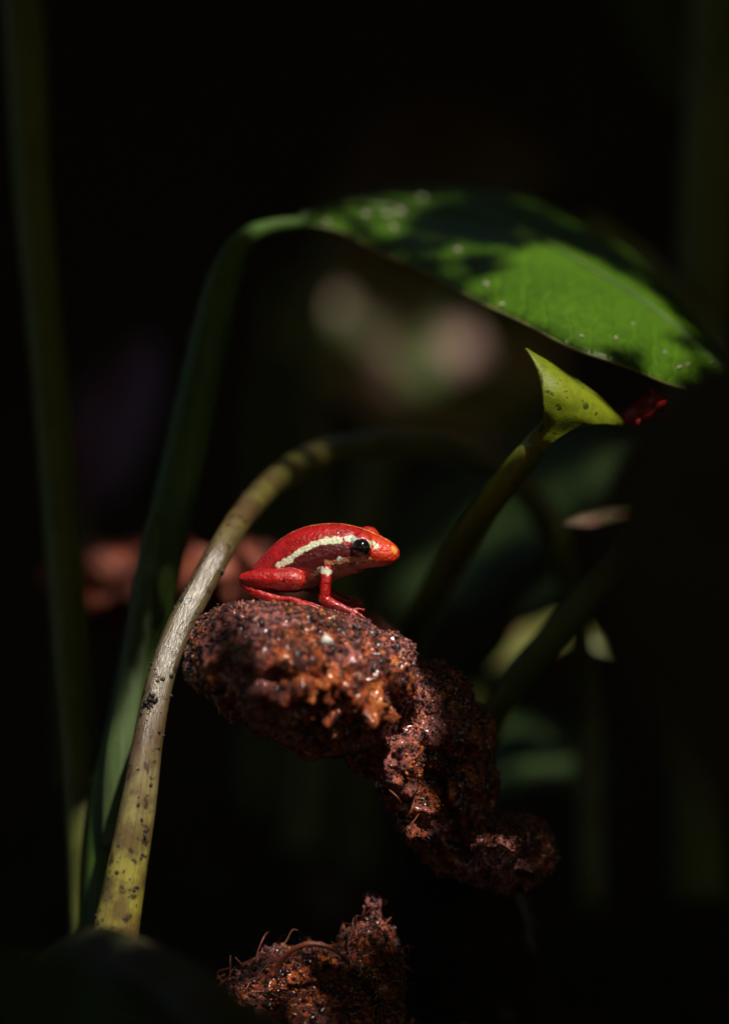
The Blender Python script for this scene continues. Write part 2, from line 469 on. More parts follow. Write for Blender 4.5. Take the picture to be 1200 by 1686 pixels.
# the trodden ledge under the frog
ledge = np.interp(rv2[:, 0] * 100 + 600, [300, 380, 430, 470, 510, 550, 580, 610, 640], [1022, 997, 990, 990, 996, 1008, 1014, 1020, 1036])
ledge = (843 - ledge) * 0.01 + 0.10 * np.minimum(0, rv2[:, 1] + 0.55) + 0.035 * gran + 0.02 * noise(skew * 21.0 + 1)
on = np.clip((1.3 - np.abs(rv2[:, 1] + 0.1)) / 0.5, 0, 1) * (rv2[:, 0] > -2.4) * (rv2[:, 0] < 0.35)
rv2[:, 2] = rv2[:, 2] * (1 - on) + np.minimum(rv2[:, 2], ledge) * on
tag(mesh_obj('rough_rock', rv2, rf, MAT_ROCK), 'rough wet reddish-brown rock with a grainy crust, the frog sitting on top', 'rock')
rock = bpy.data.objects['rough_rock']
def scatter_on(v, n, count, test, rmin, rmax, seed, sink=0.2):
    rg = np.random.default_rng(seed)
    w = test(v, n).astype(float); w /= w.sum()
    k = rg.choice(len(v), count, p=w)
    s = rmin + (rmax - rmin) * rg.random(count) ** 2.2
    c = v[k] + n[k] * (s * (0.5 - sink))[:, None] + rg.normal(size=(count, 3)) * 0.012
    return c, s
c, s = scatter_on(rv2, rn, 20000, lambda v, n: ((n[:, 1] < 0.5) & (v[:, 2] > -7.5)) * (0.02 + 1.2 * np.clip(n[:, 2] + 0.05, 0, 1) ** 3 + 0.5 * (v[:, 0] > 0.35)), 0.008, 0.032, 3, 0.35)
kp = ~((c[:, 1] < -0.25) & (c[:, 1] > -1.0) & (c[:, 0] > -1.7) & (c[:, 0] < 0.1) & (c[:, 2] > -1.9) & (s > 0.016))
c2, s2 = scatter_on(rv2, rn, 7000, lambda v, n: ((n[:, 1] < 0.5) & (v[:, 2] > -7.5)) * (0.03 + 1.2 * np.clip(n[:, 2] + 0.15, 0, 1) ** 1.5 + 0.35 * (v[:, 0] > 0.35)), 0.018, 0.048, 13, 0.4)
kp2 = ~((c2[:, 1] < -0.25) & (c2[:, 1] > -1.0) & (c2[:, 0] > -1.7) & (c2[:, 0] < 0.1) & (c2[:, 2] > -1.9))
gv, gf = grains(np.vstack([c[kp], c2[kp2]]), np.concatenate([s[kp], s2[kp2]]), (0.6, 1.5), 4)
g = mesh_obj('grit', gv, gf, MAT_GRIT, rock, origin=np.array(rock.location))
g.location = (0, 0, 0)
tag(g, kind='stuff')

# added dark mound under the rock, its near-black colour standing in for shade
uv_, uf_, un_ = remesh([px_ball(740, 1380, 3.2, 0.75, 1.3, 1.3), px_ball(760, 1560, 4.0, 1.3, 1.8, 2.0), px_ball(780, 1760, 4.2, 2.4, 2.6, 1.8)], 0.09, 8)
tag(mesh_obj('shade_mound', uv_ + un_ * (0.12 * fbm(uv_ * 1.6, 4, 0.6))[:, None], uf_, MAT_SOIL), 'added mound of near-black soil standing in for the shade under the rough rock', 'added mound')

# a pale chip of stone stuck in the rock's face
chip_v, chip_f = grains(np.array([P(538, 1056, -1.72)]), np.array([0.13]), (0.6, 1.1), 9)
MAT_CHIP = plain('pale_chip', (0.45, 0.42, 0.40), (0.7, 0.68, 0.64), 6, 0.4, 0.3)
chip = mesh_obj('pale_chip', chip_v, chip_f, MAT_CHIP, rock, origin=np.array(rock.location)); chip.location = (0, 0, 0)

# ------------------------------------------------------------------ the frog
def FL(px, py, y): return np.array([(px - 530) * 0.01, y, (985 - py) * 0.01])
def build_frog():
    st = [(413, 935, 943, .05), (418, 929, 952, .15), (430, 916, 965, .26), (448, 899, 973, .35), (470, 882, 975, .41),
          (497, 869, 973, .44), (524, 862.5, 965, .45), (551, 860.5, 955, .44), (577, 862.5, 946, .42), (594, 867, 938, .40),
          (608, 871, 934, .385), (622, 877, 932.5, .355), (636, 884, 931, .30), (647, 890.5, 928.5, .24), (655, 897, 925, .175), (661, 904.5, 918, .08)]
    st = catmull(np.array([(x, t, b, w) for x, t, b, w in st], float), 60)
    seg = 36
    th = np.linspace(0, 2 * np.pi, seg, endpoint=False)
    V, F = [], []
    for (x, t, b, w) in st:
        cz, hz = (t + b) / 2, max((b - t) / 2, 0.5)
        for a in th:
            cy, s = math.cos(a), math.sin(a)
            yy = w * math.copysign(abs(cy) ** 0.88, cy) * (1 - 0.10 * max(s, 0))
            V.append(FL(x, cz - hz * math.copysign(abs(s) ** 0.95, s), yy))
    for i in range(len(st) - 1):
        for j in range(seg):
            k = (j + 1) % seg
            F.append((i * seg + j, i * seg + k, (i + 1) * seg + k, (i + 1) * seg + j))
    F.append(tuple(range(seg - 1, -1, -1))); F.append(tuple((len(st) - 1) * seg + j for j in range(seg)))
    pieces = [(np.array(V), F)]
    for s in (-1, 1):
        pieces.append(ball(FL(605, 890 - 2.5 * (s > 0), s * .265), (.192, .175, .182), 0, 28, 18))
        pieces.append(ball(FL(632, 905, s * .14), (.20, .12, .11), -0.5))
    for s in (-1, 1):                                       # eyelid rims
        a = np.linspace(0, 2 * np.pi, 25)
        rim = np.array([[*(FL(606.5, 894.5, s * .395) + np.array([.158 * math.cos(t), -s * .03 * abs(math.sin(t)), .147 * math.sin(t)])), .024] for t in a])
        pieces.append(sweep(rim, 60, 10)[:2])
    pieces.append(ball(FL(584, 934, 0), (.22, .26, .10), 0.1))          # throat
    pieces.append(ball(FL(556, 940, 0), (.20, .30, .12), 0.3))          # chest
    limbs = []
    def limb(rows, n=40, flat=1.0):
        r = np.array([[*FL(px, py, y), rad] for px, py, y, rad in rows])
        v, f, _ = sweep(r, n, 18, True, flat)
        pieces.append((v, f)); limbs.append(catmull(r, 30))
    for s in (-1, 1):
        if s < 0: dx, dz = 0, 0
        else: dx, dz = -6, -2
        Y = lambda y: s * y
        # folded thigh and shank, knee forward
        limb([(405 + dx, 946, Y(.47), .055), (412 + dx, 945, Y(.49), .095), (428 + dx, 944.5, Y(.50), .142), (450 + dx, 945, Y(.51), .166), (474 + dx, 946, Y(.51), .186),
              (494 + dx, 946.5, Y(.50), .180), (507 + dx, 947, Y(.49), .135), (514 + dx, 947, Y(.48), .06)])
        limb([(432, 946, Y(.20), .16), (465, 948, Y(.36), .17), (500, 949, Y(.44), .12)])
        # tarsus and foot, lying forward along the ground
        limb([(406 + dx, 949, Y(.47), .06), (417 + dx, 958, Y(.50), .085), (436 + dx, 968, Y(.54), .092), (458 + dx, 974.5, Y(.58), .078), (477 + dx, 977, Y(.60), .052), (490 + dx, 977.5, Y(.60), .050), (506 + dx, 981, Y(.60), .052)])
        for (tx, tz, ty, r) in ((553, 998, .62, .021), (541, 991, .50, .022), (532, 999, .74, .020), (516, 996, .80, .018)):
            limb([(498 + dx, 979.5, Y(.60), .046), ((498 + tx) / 2, (980 + tz) / 2 - 1.5, Y((.60 + ty) / 2 + .01), .033), (tx - 3, tz, Y(ty), r), (tx + 1, tz + .5, Y(ty), r + .010), (tx + 4, tz + 1, Y(ty), r)], 22)
        # arm
        fx = 0 if s < 0 else -22
        limb([(550 + fx * .3, 922, Y(.28), .10), (547.5 + fx * .5, 934, Y(.37), .100), (547 + fx * .6, 950, Y(.43), .090), (545.5 + fx, 966, Y(.46), .094), (544.5 + fx, 976, Y(.46), .100), (550 + fx, 983, Y(.46), .098),
              (563 + fx, 989, Y(.46), .080), (578 + fx, 995, Y(.46), .060), (590 + fx, 1000, Y(.46), .050), (594 + fx, 1002, Y(.46), .042)])
        for (tx, tz, ty, r) in ((607, 998, .38, .020), (609, 1009, .47, .020), (600, 1012, .58, .020), (592, 1011, .62, .019)):
            mx = (589 + tx) / 2
            limb([(588 + fx, 999, Y(.46), .042), (mx + fx, (1000 + tz) / 2 - 3, Y((.46 + ty) / 2), .028), (tx - 2 + fx, tz - 1, Y(ty), r), (tx + fx, tz, Y(ty), r + .013), (tx + 2.5 + fx, tz + 1, Y(ty), r)], 20)
    v, f, n = remesh(pieces, 0.0125, 3)
    # flatten the soles a little and give the skin its fine grain
    v = v + n * (0.006 * noise(v * 9) + 0.0065 * noise(v * 24) + 0.0045 * noise(v * 45))[:, None]
    # colours by place on the body
    L = np.vstack(limbs)
    dl = np.full(len(v), 9.0)
    ih = np.zeros(len(v))
    for q in limbs:
        for r in q:
            d = np.linalg.norm(v - r[:3], axis=1) - r[3] * 1.10
            dl = np.minimum(dl, d)
    wv = v + 0.030 * np.stack([noise(v * 9), noise(v * 9 + 7), noise(v * 9 + 13)], 1) + 0.022 * np.stack([noise(v * 22), noise(v * 22 + 7), noise(v * 22 + 13)], 1)
    X, Z, Yv = wv[:, 0], wv[:, 2], v[:, 1]
    def dist2(poly):
        poly = np.array([FL(a, b, 0)[[0, 2]] for a, b in poly])
        d = np.full(len(v), 9.0)
        for a, b in zip(poly[:-1], poly[1:]):
            ab = b - a
            t = np.clip(((X - a[0]) * ab[0] + (Z - a[1]) * ab[1]) / (ab @ ab), 0, 1)
            d = np.minimum(d, np.hypot(X - a[0] - t * ab[0], Z - a[1] - t * ab[1]))
        return d
    z2 = lambda pts: [(380 + a / 3.75, 840 + b / 3.75) for a, b in pts]
    def sm(x, a, b): return np.clip((b - x) / (b - a), 0, 1)
    def put(c, colour, w): return c * (1 - w[:, None]) + np.array(colour) * w[:, None]
    body = (dl > 0).astype(float)
    c = np.tile([0.33, 0.0028, 0.0030], (len(v), 1))
    mott = noise(v * 5) * .5 + noise(v * 14) * .5
    c *= (1 + 0.6 * mott + 0.35 * noise(v * 32))[:, None]
    # darker flank under the side stripe
    side_line = np.array([FL(a, b, 0)[[0, 2]] for a, b in z2([(100, 340), (300, 335), (400, 300), (470, 250), (560, 195), (640, 172), (720, 168), (800, 200), (1000, 290)])])
    zline = np.interp(X, side_line[:, 0], side_line[:, 1])
    flank = sm(Z - zline, -0.03, 0.02) * body * sm(X, 0.55, 1.0)
    c = put(c, [0.060, 0.004, 0.005], flank * 0.92)
    # belly paler brown
    belly = sm(Z - np.interp(X, [-1.2, -0.2, 0.1, 0.6], [0.16, 0.22, 0.42, 0.60]), 0.0, 0.06) * body * sm(X, 0.55, 0.7)
    c = put(c, [0.16, 0.055, 0.025], belly * 0.9)
    # orange snout
    head = np.clip((X - 0.72) / 0.45, 0, 1)
    c = put(c, [0.62, 0.045, 0.008], head * 0.9)
    under = sm(Z, FL(0, 928, 0)[2] - .04, FL(0, 920, 0)[2]) * np.clip((X - .3) / .2, 0, 1) * body
    c = put(c, [0.30, 0.04, 0.012], under * .6)
    cream = [0.62, 0.63, 0.44]
    s1 = dist2(z2([(330, 312), (362, 300), (400, 280), (450, 243), (500, 213), (560, 182), (640, 162), (712, 160)]))
    c = put(c, cream, sm(s1 + .016 * noise(v * 30), .042, .056) * body)
    s2 = dist2(z2([(755, 153), (800, 152), (842, 158)]))
    c = put(c, [0.55, 0.62, 0.50], sm(s2, .032, .046) * body)
    s3 = dist2(z2([(888, 170), (915, 185), (938, 208)]))
    c = put(c, [0.50, 0.46, 0.26], sm(s3, .030, .044))
    s4 = dist2(z2([(640, 300), (700, 292), (760, 278), (895, 283)]))
    c = put(c, [0.56, 0.23, 0.11], sm(s4, .034, .050) * np.maximum(body, X > .45))
    s5 = dist2(z2([(716, 270), (722, 274)]))
    c = put(c, [0.68, 0.70, 0.60], sm(s5, .028, .040) * body)
    s6 = dist2(z2([(596, 338), (628, 346), (645, 352)]))
    c = put(c, [0.56, 0.58, 0.44], sm(s6, .040, .056) * (Yv < 0))
    s7 = dist2(z2([(520, 392), (560, 366), (600, 345)]))
    c = put(c, [0.34, 0.20, 0.12], sm(s7, .030, .05) * body)
    tip = np.linalg.norm(v - FL(656, 902, -0.11), axis=1)
    c = put(c, [0.60, 0.36, 0.06], sm(tip + .02 * noise(v * 20), .05, .08) * .9)
    dors = sm(np.abs(Yv + 0.012 * noise(v * 7)), .016, .030) * (n[:, 2] > 0.2) * sm(X, 1.14, 1.22)
    dors = dors * np.clip(0.75 + 0.6 * noise(v * 11), 0, 1)
    c = put(c, [0.60, 0.36, 0.08], dors)
    # dark joints and toes
    toes = sm(Z, -0.02, 0.03)
    c = put(c, [0.24, 0.012, 0.014], toes * .7)
    knee = np.linalg.norm(v - FL(511, 946, -.5), axis=1)
    c = put(c, [0.50, 0.03, 0.010], sm(knee, .05, .22) * .8)
    dot = np.hypot(X - FL(483, 0, 0)[0], Z - FL(0, 945, 0)[2])
    c = put(c, [0.03, 0.004, 0.004], sm(dot, .016, .026) * (Yv < -.5))
    m = M('frog_skin')
    at = m.n.new('ShaderNodeAttribute'); at.attribute_name = 'tint'
    nb = m.bump(m.noise(30, 4, 0.65), 0.6, 0.016)
    nb = m.bump(m.noise(85, 2, 0.5), 0.4, 0.006, nb)
    rr = m.ramp(m.noise(9, 4, 0.7), [(0.3, (0.30,) * 3), (0.7, (0.55,) * 3)])
    cb = m.bump(m.noise(17, 3, 0.6), 0.45, 0.02)
    m.set(Base_Color=at.outputs['Color'], Roughness=rr, Normal=nb, Subsurface_Weight=0.1, Subsurface_Scale=0.05)
    m.b.inputs['Subsurface Radius'].default_value = (1.0, 0.35, 0.2)
    m.link(m.ramp(m.noise(7, 3, 0.6), [(0.40, (0.15,) * 3), (0.60, (1.0,) * 3)]), m.b.inputs['Coat Weight'])
    m.b.inputs['Coat Roughness'].default_value = 0.08
    m.link(cb, m.b.inputs['Coat Normal'])
    m.b.inputs['Coat IOR'].default_value = 1.6
    org = P(530, 985, 0)
    o = mesh_obj('poison_frog', v + org, f, m.m, origin=org, col=np.clip(c, 0, 1))
    tag(o, 'small red poison frog with cream side stripes crouching on the rough rock, facing right', 'frog')
    eye = M('frog_eye')
    g = eye.n.new('ShaderNodeSeparateXYZ'); eye.link(eye.tc.outputs['Object'], g.inputs[0])
    eye.set(Base_Color=(0.006, 0.005, 0.006), Roughness=0.08)
    eye.b.inputs['Coat Weight'].default_value = 1.0
    eye.b.inputs['Coat Roughness'].default_value = 0.02
    for s in (-1, 1):
        ev, ef = ball((0, 0, 0), (.162, .150, .150), 0, 36, 22)
        e = mesh_obj('eye', ev, ef, eye.m, origin=(0, 0, 0)); e.parent = o
        e.location = FL(606.5, 894.5, s * .375)
        # a faint dull bronze iris ring round the pupil
        a = np.linspace(0, 2 * np.pi, 40, endpoint=False)
        rv_, rf_ = [], []
        for rad in (.080, .092, .094):
            for t in a: rv_.append((rad * math.cos(t), 0, rad * .92 * math.sin(t)))
        rv_ = np.array(rv_); q = np.sqrt(np.clip(1 - (rv_[:, 0] / .160) ** 2 - (rv_[:, 2] / .145) ** 2, 0, 1)) * .150
        rv_[:, 1] = s * (q + np.repeat([0.0004, 0.0012, 0.0002], 40))
        for i in range(2):
            for j in range(40):
                k = (j + 1) % 40
                rf_.append((i * 40 + j, i * 40 + k, (i + 1) * 40 + k, (i + 1) * 40 + j))
        ir = mesh_obj('iris_ring', rv_, rf_, MAT_IRIS, origin=(0, 0, 0)); ir.parent = e
    o.rotation_euler = (math.radians(8), math.radians(0), math.radians(-12))
    return o
MAT_IRIS = plain('iris', (0.012, 0.006, 0.004), (0.03, 0.014, 0.008), 20, 0.2, 0.05)
frog = build_frog()

# ------------------------------------------------------------------ stems
def path(rows):
    """rows: px py depth diameter-in-px"""
    return np.array([[*P(a, b, y), d * 0.005 * (D0 + y) / D0] for a, b, y, d in rows])
def stem(name, rows, mat, label, cat='stem', parent=None, n=70, seg=20, wob=0.05, ridge=0.0, seed=0, flat=1.0):
    v, f, uv = sweep(path(rows), n, seg, True, flat, wob, ridge, seed)
    o = mesh_obj(name, v, f, mat, parent, uv=uv)
    if label: tag(o, label, cat)
    return o

left_stem = stem('plant_stem', [(20, -160, 9, 68), (40, 60, 8, 66), (52, 300, 7, 62), (72, 520, 6, 60), (94, 780, 5, 62), (112, 1000, 4, 62), (128, 1200, 3.3, 64), (142, 1380, 2.8, 68), (152, 1540, 2.4, 74), (160, 1720, 2.2, 76)],
     MAT_GREEN, 'thick dim green stem at the far left, rising past the top', seed=2)

# broad leaf plant: stem, sheath, blade
root = empty('broad_leaf_plant', P(185, 1720, 2.0))
tag(root, 'plant with a broad deep green leaf arching right from a tall green stem', 'plant')
stem('stem', [(178, 1720, 2.0, 80), (176, 1500, 2.0, 78), (188, 1320, 2.2, 76), (212, 1190, 2.5, 76), (238, 1060, 2.6, 76), (262, 930, 2.8, 74), (292, 800, 3.0, 72), (318, 680, 3.2, 70), (344, 560, 3.4, 66), (366, 470, 3.6, 58), (386, 415, 3.9, 42), (412, 386, 4.2, 30), (450, 372, 4.6, 24), (500, 366, 5.0, 20)],
     MAT_GREEN2, None, parent=root, seed=4, n=110)
sv, sf, suv, _ = strip(np.array([P(168, 1400, 1.45), P(172, 1260, 1.5), P(196, 1120, 1.75), P(218, 980, 2.15), P(236, 880, 2.35), P(251, 846, 2.45)]),
                       np.array([P(206, 1400, 1.4), P(214, 1260, 1.45), P(236, 1120, 1.7), P(256, 980, 2.12), P(268, 880, 2.32), P(258, 846, 2.45)]), 60, 12, 0.22, 0.05, 0.035, 3, (0, -1, 0.1))
mesh_obj('sheath', sv, sf, stem_mat('sheath_green', (0.045, 0.080, 0.020), (0.09, 0.13, 0.045), rough=0.5), root, uv=suv)
LOW = np.array([P(495, 366, 5.0), P(560, 384, 5.0), P(640, 420, 4.4), P(730, 464, 3.4), P(830, 514, 2.0), P(930, 566, 0.8), P(1030, 606, 0.6), P(1120, 636, 1.2), P(1235, 662, 2.4)])
UPP = np.array([P(496, 362, 5.1), P(560, 333, 7.6), P(640, 316, 9.6), P(730, 308, 10.0), P(850, 322, 9.6), P(960, 372, 8.6), P(1050, 432, 7.2), P(1140, 520, 5.2), P(1238, 652, 2.7)])
bv, bf, buv, bg_ = strip(LOW, UPP, 120, 40, 0.07, 0.10, 0.045, 1, (0, -0.5, 1))
blade_o = mesh_obj('leaf_blade', bv, bf, MAT_BIG, root, uv=buv)
mid = bg_[:, 17, :]
rib = np.concatenate([mid[::6] + np.array([0, -0.03, 0.02]), np.linspace(.11, .02, len(mid[::6]))[:, None]], 1)
mv, mf, muv = sweep(rib, 70, 10)
mesh_obj('midrib', mv, mf, MAT_GREEN2, root, uv=muv)
edge = bg_[4:-4:4, 0, :]
ev_, ef_, euv_ = sweep(np.concatenate([edge, np.full((len(edge), 1), .028)], 1), 110, 8, wob=0.3)
mesh_obj('leaf_margin', ev_, ef_, stem_mat('leaf_margin', (0.10, 0.13, 0.03), (0.26, 0.24, 0.09)), root, uv=euv_)

# pale arching stem in the sun
pale = empty('pale_arching_stem', P(190, 1580, -0.6))
tag(pale, 'pale speckled stem in sunlight, leaning right and arching over behind the frog', 'stem')
PALE = [(176, 1640, -1.2, 84), (186, 1560, -1.2, 80), (205, 1450, -1.15, 68), (227, 1330, -1.05, 59), (244, 1220, -0.82, 50), (264, 1120, -0.45, 46), (290, 1045, -0.02, 45), (326, 975, 0.40, 45), (362, 908, 0.85, 44), (402, 846, 1.8, 44),
        (450, 795, 3.3, 45), (510, 757, 5.2, 47), (580, 737, 6.6, 48), (660, 730, 7.8, 48), (740, 740, 8.8, 47), (830, 780, 9.6, 46), (895, 850, 10.2, 46), (940, 980, 11, 46), (965, 1150, 12, 46), (975, 1500, 12.5, 46)]
pr = path(PALE)
v, f, uv = sweep(pr, 220, 28, True, 1.0, 0.05, 0.010, 7)
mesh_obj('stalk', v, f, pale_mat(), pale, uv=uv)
# dirt flecks on it
rg = np.random.default_rng(21)
cc = catmull(pr[:11], 200)
fc, fs = [], []
for k in range(210):
    i = rg.integers(20, 190)
    a = rg.uniform(-1.25, 1.25)
    q, r = cc[i, :3], cc[i, 3]
    tdir = cc[min(i + 2, 199), :3] - cc[i - 2, :3]; tdir /= np.linalg.norm(tdir)
    sd = np.cross(tdir, [0, 1, 0]); sd /= np.linalg.norm(sd)
    fc.append(q + r * 1.0 * (math.sin(a) * sd + math.cos(a) * np.array([0, -1, 0]))); fs.append(rg.uniform(.010, .030) if k > 14 else rg.uniform(.03, .055))
for k in range(26):                                         # the dark smear half way down
    tt_ = rg.normal(0, 1); q = P(248 - tt_ * 5 + rg.normal(0, 4), 1160 + tt_ * 17, -0.86); fc.append(q); fs.append(rg.uniform(.015, .045))
fv, ff = grains(np.array(fc), np.array(fs), (0.4, 1.8), 22)
tag(mesh_obj('dirt_fleck', fv, ff, MAT_FLECK, pale), kind='stuff')
# young folded leaf on its petiole
yl = empty('young_leaf', P(650, 1150, 9.0))
tag(yl, 'yellow-green young arrow-shaped leaf on a slender stalk, right above the frog', 'leaf')
stem('petiole', [(640, 1180, 11, 56), (665, 1080, 9, 54), (700, 1000, 7.0, 52), (750, 915, 4.6, 50), (800, 838, 2.6, 47), (845, 778, 1.2, 45), (880, 734, 0.62, 42), (902, 708, 0.75, 36), (925, 684, 0.85, 22), (945, 666, 0.95, 8)], MAT_PETIOLE, None, parent=yl, seed=9)
v, f, uv, yg = strip(np.array([P(874, 727, 0.42), P(885, 711, 0.28), P(894, 690, 0.1), P(894, 668, -0.05), P(892, 640, -0.1), P(884, 610, -0.05), P(874, 588, 0.0), P(864.5, 574, 0.05)]),
                     np.array([P(894, 742, 0.42), P(911, 727, 0.3), P(932, 713, 0.3), P(958, 701, 0.35), P(990, 699, 0.5), P(1026, 696, 0.9), P(950, 632, 0.75), P(866, 574.5, 0.08)]), 50, 26, 0.10, 0.05, 0.05, 6, (0, -1, 0.3))
mesh_obj('leaf_blade', v, f, MAT_YOUNG, yl, uv=uv)
v, f, uv = sweep(np.array([[*P(1024, 694, 0.88), .02], [*P(985, 655, 0.85), .035], [*P(940, 622, 0.72), .035], [*P(900, 595, 0.4), .03], [*P(866, 575, 0.08), .012]]), 40, 8, wob=.3)
mesh_obj('leaf_margin', v, f, MAT_YOUNG, yl, uv=uv)

# red bud
MAT_BUD = plain('red_bud', (0.20, 0.006, 0.008), (0.42, 0.016, 0.016), 4, 0.2, 0.3)
bvv, bff, bn = remesh([ball(P(1062, 676, 1.5), (.44, .28, .22), 0.5), ball(P(1083, 662, 1.35), (.18, .18, .17)), ball(P(1040, 689, 1.5), (.18, .15, .14)), ball(P(1077, 645, 1.45), (.09, .09, .08)), ball(P(1051, 697, 1.25), (.06, .06, .06)), ball(P(1110, 690, 1.7), (.55, .16, .10), -0.2)], 0.02, 14)
tag(mesh_obj('flower_bud', bvv + bn * (0.02 * noise(bvv * 6))[:, None], bff, MAT_BUD), 'small wet red bud at the right tip of the young leaf', 'bud')

# ------------------------------------------------------------------ other leaves and stems behind
def leaf_thing(name, label, mat, mid_, width, tilt, cat='leaf', group=None, peak=0.4, cup=0.15, thick=0.04, seed=0, stalk=None):
    v, f, uv, gg = blade(np.array([P(*q) for q in mid_]), width, tilt, 44, 15, cup, thick, peak, 0.12, seed)
    r = empty(name, P(*(stalk[-1][:3] if stalk else mid_[0])))
    tag(r, label, cat, group)
    mesh_obj('leaf_blade', v, f, mat, r, uv=uv)
    ml = gg[::4, gg.shape[1] // 2, :]
    mv, mf, muv = sweep(np.concatenate([ml, np.linspace(.05, .012, len(ml))[:, None] * max(1, width / 1.5)], 1), 40, 8)
    mesh_obj('midrib', mv, mf, mat, r, uv=muv)
    if stalk: stem('stalk', stalk, MAT_GREEN, None, parent=r, seed=seed)
    return r
leaf_thing('narrow_leaf', 'narrow brownish-green leaf in the shade right of the frog, seen edge on', MAT_BRONZE, [(925, 866, -4.0), (985, 854, -4.0), (1050, 840, -4.1), (1140, 820, -4.2)], 0.20, (0, 0.75, 0.55), seed=2, stalk=[(1140, 820, -4.2, 16), (1260, 900, -4.2, 18), (1320, 1200, -4, 20), (1330, 1800, -4, 22)])
leaf_thing('curled_leaf', 'curled yellow-green leaf crossed by a dark stem, low right of the rock', MAT_YG, [(790, 1100, 14.5), (835, 1066, 14.2), (885, 1042, 14), (925, 1034, 13.8), (960, 1042, 13.6), (1010, 1074, 13.4)], 0.55, (0.1, 0.8, 0.6), seed=4, cup=-0.2, stalk=[(790, 1100, 14.5, 18), (775, 1200, 14.8, 20), (780, 1540, 15, 26)])
stem('slanting_stem', [(1230, 640, 4.0, 46), (1130, 778, 4.0, 46), (1040, 900, 4.0, 46), (960, 990, 4.1, 46), (900, 1058, 4.3, 48), (840, 1130, 4.6, 50), (795, 1220, 5.4, 50), (785, 1330, 7, 50), (800, 1450, 9, 50), (820, 1700, 12, 50)], MAT_GREEN, 'dark slanting stem crossing in front of the curled leaf', seed=12)
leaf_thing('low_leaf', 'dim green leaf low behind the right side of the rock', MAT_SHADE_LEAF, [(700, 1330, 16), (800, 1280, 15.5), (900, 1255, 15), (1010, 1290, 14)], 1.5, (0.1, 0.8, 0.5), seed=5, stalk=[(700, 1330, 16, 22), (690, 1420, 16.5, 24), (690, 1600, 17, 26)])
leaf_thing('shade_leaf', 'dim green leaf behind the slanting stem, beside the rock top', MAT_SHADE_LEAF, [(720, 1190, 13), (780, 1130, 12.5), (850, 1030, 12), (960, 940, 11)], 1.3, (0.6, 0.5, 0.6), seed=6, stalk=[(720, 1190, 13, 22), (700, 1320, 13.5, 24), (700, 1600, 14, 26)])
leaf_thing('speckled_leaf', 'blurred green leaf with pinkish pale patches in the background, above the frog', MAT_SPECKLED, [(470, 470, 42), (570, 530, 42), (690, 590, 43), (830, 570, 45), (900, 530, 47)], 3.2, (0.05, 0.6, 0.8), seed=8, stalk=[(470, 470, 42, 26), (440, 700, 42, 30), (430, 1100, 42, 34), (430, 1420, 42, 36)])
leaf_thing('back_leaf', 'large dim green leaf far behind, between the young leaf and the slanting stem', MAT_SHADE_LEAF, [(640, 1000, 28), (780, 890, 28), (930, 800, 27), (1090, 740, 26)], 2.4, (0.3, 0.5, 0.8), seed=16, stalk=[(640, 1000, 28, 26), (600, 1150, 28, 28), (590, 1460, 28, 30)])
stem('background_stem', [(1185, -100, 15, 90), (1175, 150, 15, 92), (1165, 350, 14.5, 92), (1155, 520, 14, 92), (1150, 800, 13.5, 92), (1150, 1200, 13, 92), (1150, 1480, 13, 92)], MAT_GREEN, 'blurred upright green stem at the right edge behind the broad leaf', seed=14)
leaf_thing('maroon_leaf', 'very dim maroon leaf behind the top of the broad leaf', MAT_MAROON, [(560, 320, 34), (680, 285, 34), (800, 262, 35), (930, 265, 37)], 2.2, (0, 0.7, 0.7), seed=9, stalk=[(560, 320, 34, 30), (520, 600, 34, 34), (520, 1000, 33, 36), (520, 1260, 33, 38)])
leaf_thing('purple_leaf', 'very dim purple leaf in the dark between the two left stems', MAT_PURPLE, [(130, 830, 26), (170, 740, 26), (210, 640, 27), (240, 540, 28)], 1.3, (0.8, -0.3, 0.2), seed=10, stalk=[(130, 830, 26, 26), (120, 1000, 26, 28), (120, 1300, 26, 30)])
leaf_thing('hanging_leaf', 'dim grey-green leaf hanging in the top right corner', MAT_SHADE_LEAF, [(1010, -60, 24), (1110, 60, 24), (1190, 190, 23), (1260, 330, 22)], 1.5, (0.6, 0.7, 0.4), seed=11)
leaf_thing('arching_leaf', 'pale-edged slender leaf behind the right end of the broad leaf', MAT_YG, [(960, 350, 15), (1040, 430, 14), (1110, 520, 12), (1190, 600, 10), (1290, 720, 9)], 0.55, (0.5, 0.8, 0.3), seed=12, stalk=[(1290, 720, 9, 18), (1330, 1000, 9, 20), (1340, 1500, 9, 24)])
leaf_thing('dead_leaf', 'dark brown blurred dead leaf close to the lens at the right edge', MAT_BROWN, [(1250, 1400, -20), (1170, 1180, -19), (1130, 950, -18), (1140, 760, -17.5), (1230, 560, -17)], 1.05, (1, 0.25, 0), seed=13, peak=0.5, cup=0.2)
stem('dim_stem', [(640, 700, 24, 60), (600, 850, 24, 62), (560, 1000, 24, 62), (520, 1250, 24, 64), (500, 1400, 24, 66)], MAT_GREEN, 'very dim green stem in the dark directly behind the frog', seed=15)

